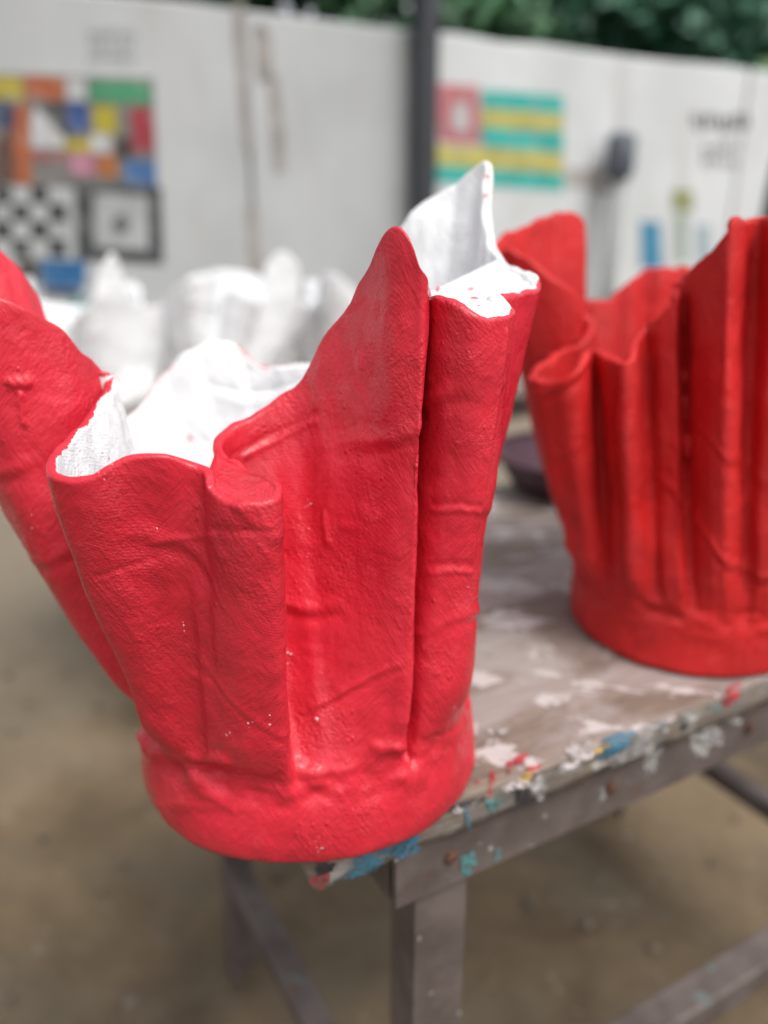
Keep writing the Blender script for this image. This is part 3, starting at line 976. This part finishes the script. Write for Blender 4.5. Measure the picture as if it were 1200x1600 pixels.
        me.polygons.foreach_set('loop_total', np.full(len(Fq), 4))
        me.polygons.foreach_set('use_smooth', np.ones(len(Fq), bool))
        me.update(calc_edges=True)
        uvl = me.uv_layers.new(name='uv')
        us = np.stack([ii, ii + 1, ii + 1, ii], axis=-1).reshape(-1) * (L[-1] / nu)
        vsx = Vv[np.stack([jj, jj, jj + 1, jj + 1], axis=-1).reshape(-1) + r0]
        uvl.data.foreach_set('uv', np.column_stack([us, vsx]).ravel())
        a_ = me.attributes.new('paint', 'FLOAT', 'POINT')
        a_.data.foreach_set('value', dist[r0:r1_ + 1].ravel())
        me.normals_split_custom_set_from_vertices(NN[r0:r1_ + 1].reshape(-1, 3).tolist())
        me.materials.append(mat)
        o = bpy.data.objects.new(pn, me); col.objects.link(o); o.parent = root
    tag(root, label, 'planter', group)
    return root, dict(cen=cen, lip=ALL[outer_rows + 2], low=Gd[outer_rows - 1], rim0=c[:, :3], nu=nu)

def fold_cap(info, root, k0, k1, mat, paint, drop=.002, seed=0, nm='fold_cap'):
    """the closed, plastered-over top of a fold between the rim points k0 and k1 of the trace"""
    lip = info['lip']
    i0 = int(np.argmin(np.linalg.norm(lip - info['rim0'][k0], axis=1)))
    i1 = int(np.argmin(np.linalg.norm(lip - info['rim0'][k1], axis=1)))
    n = (i1 - i0) % info['nu']
    B = np.array([lip[(i0 + k) % info['nu']] for k in range(n + 1)])
    lo, hi = B[:, :2].min(0), B[:, :2].max(0)
    g_ = .0025
    gx, gy = np.meshgrid(np.arange(lo[0], hi[0], g_), np.arange(lo[1], hi[1], g_))
    Q = np.column_stack([gx.ravel(), gy.ravel()])
    Q = Q[[np.min((B[:, 0] - q[0]) ** 2 + (B[:, 1] - q[1]) ** 2) > (g_ * .6) ** 2 for q in Q]]
    nb_ = len(B)
    pts = [Vector(p) for p in np.vstack([B[:, :2], Q])]
    vs_, es_, fs_, *_r = delaunay_2d_cdt(pts, [(k, (k + 1) % nb_) for k in range(nb_)], [list(range(nb_))], 1, 1e-6)
    XY = np.array([(v.x, v.y) for v in vs_])
    d2 = (XY[:, None, 0] - B[None, :, 0]) ** 2 + (XY[:, None, 1] - B[None, :, 1]) ** 2
    w_ = 1 / (d2 + 1e-9) ** 1.2
    zz = (w_ * B[None, :, 2]).sum(1) / w_.sum(1)
    dm = np.sqrt(d2.min(1))
    V = np.column_stack([XY, zz - .0008 - drop * np.clip(dm / .012, 0, 1)])
    V[:, 2] += fbm(V, 70, seed, 3) * .0012 * np.clip(dm / .006, 0, 1)
    F = [list(f) for f in fs_]
    F = [f if np.cross(XY[f[1]] - XY[f[0]], XY[f[2]] - XY[f[0]]) > 0 else f[::-1] for f in F]
    o = mesh_obj(nm, V, F, mat, root, True)
    me = o.data
    a_ = me.attributes.new('paint', 'FLOAT', 'POINT')
    a_.data.foreach_set('value', np.full(len(V), float(paint)))
    uvl = me.uv_layers.new(name='uv')
    li = [i for p in me.polygons for i in p.vertices]
    uvl.data.foreach_set('uv', V[li][:, :2].ravel())
    return o

def trace(rows_):
    out = []
    for r_ in rows_:
        px, py, y, a = r_[:4]
        p = at(px, py, y)
        bm = r_[4] if len(r_) > 4 else 0
        bl = r_[5] if len(r_) > 5 else 0
        ps = r_[6] if len(r_) > 6 else 0
        out.append((p[0], p[1], p[2], a, bm, bl, ps))
    return out

main = trace([
    # left flap
    (-10, 400, .665, 178, .004, .002, .05), (-110, 335, .64, 186, .008, .004, .05), (-215, 330, .585, 193, .010, .005, .04), (-150, 400, .535, 198, .010, .005, 0),
    (-60, 452, .525, 200.5, .010, .005, 0), (0, 474, .53, 203, .008, .004), (60, 497, .54, 206, .004, .002), (120, 542, .555, 209, .0), (163, 592, .572, 212, -.012, -.006, .004),
    # fold B
    (150, 640, .535, 215, -.008, -.004), (104, 690, .485, 219.5), (72, 716, .455, 223, .004, .004), (76, 750, .436, 227, .006, .005), (138, 760, .430, 233, .003, .004),
    (200, 723, .434, 237.5, -.003, .0), (258, 727, .436, 241, -.004, -.001), (298, 738, .440, 244.5, .003, .002),
    # fold C
    (316, 744, .438, 248, .004, .003, .02), (324, 772, .426, 252, .003, .004, .03), (376, 793, .414, 260, .003, .004, .03), (430, 783, .418, 267.5, .003, .003, .03),
    (440, 760, .430, 269.5, 0, .001, .03), (386, 732, .478, 271.3, -.010, -.003, .02), (348, 699, .510, 273, -.012, -.004, .01),
    # flap D
    (366, 674, .528, 275, -.010, -.004), (400, 652, .538, 277.5, -.006, -.002), (440, 622, .545, 280.5), (472, 590, .544, 283.7), (489, 554, .539, 286.5),
    (522, 508, .530, 290), (580, 420, .508, 295.5), (620, 361, .492, 300, .002, 0, .4), (648, 388, .486, 302.5, .004, .003, .9), (663, 440, .484, 304.3, .004, .003, .9),
    (667, 470, .497, 305.8, 0, 0, .9), (664, 470, .545, 307.2, -.020, -.010, .9), (666, 462, .615, 308.2, -.030, -.018, .9),
    # tube E
    (668, 460, .545, 309.3, -.020, -.010, .9), (671, 468, .506, 311, 0, 0, .5), (694, 482, .488, 316.5, .004, .004, .001), (745, 499, .478, 325, .006, .005, -.003), (792, 499, .490, 331, .004, .004, -.004),
    (800, 488, .513, 334, 0, 0, -.004), (784, 474, .533, 336.5, -.006, 0, -.003), (815, 463, .555, 341, -.006, -.004, -.003), (843, 456, .585, 349, -.010, -.008, -.003),
    # back
    (822, 436, .635, 360, -.008, -.006, -.006), (785, 408, .675, 371, 0, 0, -.008), (768, 340, .705, 380, 0, 0, -.008), (764, 256, .730, 391, 0, 0, -.008), (722, 288, .745, 403, 0, 0, -.004),
    (650, 336, .75, 416), (600, 425, .75, 425), (540, 530, .75, 432), (480, 576, .752, 440), (405, 574, .76, 452), (366, 543, .765, 459), (300, 556, .765, 470),
    (248, 603, .755, 482), (214, 642, .735, 490), (160, 690, .71, 503), (100, 660, .70, 516), (52, 505, .685, 530, 0, 0, .03)])
root, inf = planter('draped_planter', main, (-.06, .575), M['red_wet'],
        'glossy bright red draped cement-cloth planter with white inside, on the table corner', 'red planters on the work table', nu=1400, nv=210, seed=3, thin=((30, 31, .6), (32, 38, .1), (17, 23, .8)),
        marks=[(34, 615, 40, 668, .0026, .0024, .0036), (16, 600, 44, 606, .0030, .003, .004), (508, 800, 513, 850, .0020, .002, .0042),
               (372, 722, 490, 662, .0022, .0024, .0022), (366, 712, 486, 652, -.0018, .003, .003), (470, 1112, 620, 1042, .0020, .0022, .0028), (470, 1122, 620, 1052, -.0016, .003, .003),
               (668, 896, 742, 902, .0022, .0024, .0024), (668, 884, 742, 890, -.0018, .003, .003), (672, 798, 752, 806, .0018, .0022, .0022), (672, 788, 752, 796, -.0016, .003, .003),
               (790, 520, 742, 900, .0016, .0022, .0022), (300, 1186, 345, 1196, .0042, .007, .006), (470, 1196, 500, 1226, .0040, .007, .006), (600, 1170, 640, 1176, .0036, .007, .006),
               (240, 1256, 360, 1266, .0024, .004, .003), (360, 1268, 470, 1262, .0018, .003, .003), (215, 1140, 240, 1180, .004, .006, .006),
               (470, 520, 560, 470, -.0012, .003, .003), (330, 830, 430, 838, -.0016, .003, .003), (150, 905, 240, 880, -.0016, .003, .003), (248, 850, 330, 842, .0018, .003, .003)])
fold_cap(inf, root, 17, 23, M['red_wet'], .03, .002, 4)
fold_cap(inf, root, 36, 47, M['red_wet'], -.02, .003, 5)

second = trace([
    (903, 474, .985, 128, 0, 0, .3), (904, 376, .975, 135, 0, 0, .3), (894, 346, .968, 140, 0, 0, .3), (842, 353, .945, 149, 0, 0, .3), (780, 377, .905, 158, 0, 0, .3), (772, 398, .87, 164, 0, 0, .3),
    (800, 394, .850, 168, 0, 0, .3), (850, 430, .838, 172, 0, 0, .3), (890, 466, .838, 176, -.006, 0, .3), (914, 500, .845, 180, -.014, -.006, .3), (898, 535, .815, 184, -.002, .003, .3), (858, 565, .775, 188, .0, .004, .3), (824, 596, .742, 193, .002, .004, .3),
    (842, 609, .722, 199, .004, .004, .3), (880, 602, .712, 205, .004, .006, .3), (914, 580, .720, 211, 0, 0, .3), (921, 555, .748, 214, -.003, -.001, .3), (932, 552, .752, 217, -.003, -.001, .3),
    (938, 574, .725, 219, 0, 0, .3), (965, 581, .708, 225, .004, .006, .3), (998, 572, .708, 231, .004, .004, .3), (1006, 540, .735, 234.5, -.002, -.001, .3), (1012, 514, .752, 237.5, -.004, -.002, .3),
    (1034, 502, .735, 241, 0, .002, .3), (1058, 482, .728, 245.5, .004, .004, .3), (1066, 462, .752, 249, -.003, -.001, .3), (1070, 452, .758, 251.5, -.004, -.002, .3),
    (1084, 432, .730, 254, 0, .002, .3), (1110, 404, .695, 258, .004, .006, .3), (1140, 366, .682, 263, .004, .004, .3), (1156, 352, .690, 266, 0, 0, .3), (1172, 352, .715, 269, -.004, -.002, .3), (1190, 345, .715, 272, -.004, -.002, .3),
    (1210, 345, .690, 275, .002, .004, .3), (1240, 345, .685, 280, .002, .002, .3), (1262, 350, .715, 284, -.004, -.002, .3), (1290, 345, .69, 290, 0, 0, .3), (1330, 350, .695, 299, 0, 0, .3),
    (1380, 380, .75, 320, 0, 0, .3), (1425, 410, .83, 345, 0, 0, .3), (1400, 400, .90, 370, 0, 0, .3), (1330, 420, .945, 390, 0, 0, .3), (1250, 430, .975, 410, 0, 0, .3), (1180, 428, .99, 428, 0, 0, .3),
    (1100, 432, 1.0, 446, 0, 0, .3), (1060, 418, 1.0, 456, 0, 0, .3), (1010, 421, 1.0, 466, 0, 0, .3), (966, 456, .99, 477, 0, 0, .3), (948, 476, .985, 483, 0, 0, .3)])
planter('draped_planter', second, (.332, .815), M['red_dry'],
        'matt dark red draped planter with red inside, standing away from the table corner', 'red planters on the work table', nu=1100, nv=150, seed=8, rs=.1290, pleats=.0022, torn=.006,
        skirt=[(.0, .118), (.0012, .1280), (.004, .1300), (.012, .1305), (.022, .1305), (.034, .1300), (.054, .1292)])

# second table behind, carrying the white planters
CB = CT + N * 1.22 + D * .06
TB = TZ
back = empty('trestle_table', (CB[0], CB[1], 0))
M['board2'] = simple('grey_worn_board', (.22, .195, .175), .7)
mb = MB(); mb.obox(CB * np.array([1, 1, 0]) + UZ * (TB - .03), D * 1.9, N * .62, UZ * .03, .003); mb.build('board', M['board2'], back)
for sx in (.12, 1.74):
    for sy in (.05, .53):
        mb = MB(); mb.obox(CB * np.array([1, 1, 0]) + D * sx + N * sy, D * .045, N * .045, UZ * (TB - .0305)); mb.build('leg', M['steel'], back)
for sy in (.06, .53):
    mb = MB(); mb.obox(CB * np.array([1, 1, 0]) + D * .1651 + N * sy + UZ * (TB - .10), D * 1.5748, N * .02, UZ * .069); mb.build('apron', M['steel'], back)
tag(back, 'long grey board table behind the red planters, carrying the white planters', 'table')

def wild_rim(cx, cy, rad, zlow, seed, spikes, n=40, lobes=7):
    rr = np.random.RandomState(seed)
    out = []
    ph = rr.rand(6) * 6.28
    for k in range(n):
        a = 2 * math.pi * k / n
        fold = math.sin(lobes * a + ph[0] + .8 * math.sin(2 * a + ph[1]))
        r_ = rad * (1 + .20 * fold + .10 * math.sin(2 * a + ph[2]))
        z = zlow + .022 * math.sin(3 * a + ph[3]) + .018 * fold
        for sa, sh, sw in spikes:
            da = (a - math.radians(sa) + math.pi) % (2 * math.pi) - math.pi
            z += sh * math.exp(-(da / math.radians(sw)) ** 2)
        out.append((cx + r_ * math.cos(a), cy + r_ * math.sin(a), TZ + z, math.degrees(a), .004 * fold, .004 * fold, .3))
    return out
def white_planter(px, y, rad, zlow, seed, spikes, label, lobes=7):
    p = at(px, 500, y)
    r_, _ = planter('draped_planter', wild_rim(p[0], p[1], rad, zlow + .0, seed, spikes, lobes=lobes), (p[0], p[1]), M['white_pot'], label, 'white planters on the table behind', nu=420, nv=70, seed=seed, amp=1.2)
    r_.location.z += TB - TZ
    return r_
wt = trace([(246, 508, 1.95, 185), (262, 464, 1.90, 202), (298, 438, 1.86, 222), (330, 434, 1.89, 238), (346, 450, 1.95, 247), (368, 460, 1.87, 257), (400, 472, 1.85, 273), (414, 466, 1.89, 284),
            (420, 412, 1.90, 290), (440, 394, 1.90, 297), (462, 412, 1.90, 304), (470, 466, 1.90, 312), (484, 484, 1.98, 335), (455, 470, 2.10, 380), (405, 436, 2.14, 420), (352, 422, 2.12, 450), (300, 436, 2.10, 485), (262, 470, 2.04, 520)])
wt = [(*q[:6], .3) for q in wt]
wc = at(362, 500, 1.99)
planter('draped_planter', wt, (wc[0], wc[1]), M['white_pot'], 'white draped planter with a tall narrow peak, on the table behind the glossy planter', 'white planters on the table behind', nu=500, nv=80, seed=11)
white_planter(150, 1.93, .150, .215, 12, [(305, .10, 13), (190, .06, 25)], 'low white draped planter with drooping folds, nearest the end of the table behind', 5)
white_planter(545, 2.12, .140, .215, 14, [(250, .03, 25)], 'small white draped planter on the table behind, half hidden by the glossy planter', 5)

# dark plum basin at the back of the work table
p = CT + D * .70 + N * .535
bas = empty('plastic_basin', (p[0], p[1], TZ + .002))
M['plum'] = simple('dark_plum_plastic', (.055, .020, .030), .4)
def lathe(prof, n=40):
    V, F = [], []
    for r_, z in prof:
        for k in range(n): V.append((r_ * math.cos(6.2832 * k / n), r_ * math.sin(6.2832 * k / n), z))
    for j in range(len(prof) - 1):
        for k in range(n): F.append((j * n + k, j * n + (k + 1) % n, (j + 1) * n + (k + 1) % n, (j + 1) * n + k))
    return V, F
V, F = lathe([(.002, .001), (.085, .001), (.092, .006), (.118, .055), (.113, .055), (.088, .010), (.002, .008)])
mesh_obj('bowl', V, F, M['plum'], bas, True, False)
V, F = lathe([(.1178, .052), (.128, .053), (.130, .0575), (.126, .061), (.1135, .0585)])
mesh_obj('rolled_rim', V, F, M['plum'], bas, True, False)
tag(bas, 'dark plum plastic basin at the back of the work table, behind the matt red planter', 'basin')

# stray drops of red paint on the white parts of the glossy planter
bpy.context.view_layer.update()
dg = bpy.context.evaluated_depsgraph_get()
def drop(px, py, r_, sq=1.0):
    ok, loc, nrm, _, ob_, _m = sc.ray_cast(dg, Vector(CP), Vector(ray(px, py)))
    if not ok or ob_.parent != root: return
    nrm = nrm.normalized()
    if nrm.dot(Vector(CP) - loc) < 0: nrm = -nrm
    a = nrm.orthogonal().normalized(); b = nrm.cross(a)
    V, F = [], []
    rr = random.Random(int(px * 3 + py))
    ph = rr.uniform(0, 6)
    n = 14
    for j, (k_, h_) in enumerate(((1.0, -.05), (.86, .16), (.5, .26))):
        for i in range(n):
            t_ = 6.2832 * i / n
            q_ = r_ * k_ * (1 + .18 * math.sin(2 * t_ + ph) + .12 * math.sin(3 * t_ + 2 * ph))
            V.append(loc + a * q_ * math.cos(t_) + b * q_ * math.sin(t_) * sq + nrm * r_ * h_)
    V.append(loc + nrm * r_ * .29)
    for j in range(2):
        for i in range(n): F.append((j * n + i, j * n + (i + 1) % n, (j + 1) * n + (i + 1) % n, (j + 1) * n + i))
    for i in range(n): F.append((2 * n + i, 2 * n + (i + 1) % n, 3 * n))
    mesh_obj('paint_drop', V, F, M['drop'], root, True)
M['drop'] = simple('wet_red_drop', (.60, .02, .04), .25, .1)
for px, py, r_, sq in ((738, 437, .0021, 1), (736, 452, .0026, 1.3), (741, 466, .0030, 1.2), (748, 478, .0014, 1), (720, 476, .0009, 1), (727, 484, .0008, 1), (762, 276, .0018, 1.2), (760, 306, .0016, 1.3),
                       (297, 684, .0020, 1.4), (170, 716, .0010, 1), (182, 720, .0008, 1), (160, 708, .0007, 1), (200, 700, .0007, 1), (684, 452, .0020, 1)):
    drop(px, py, r_, sq)
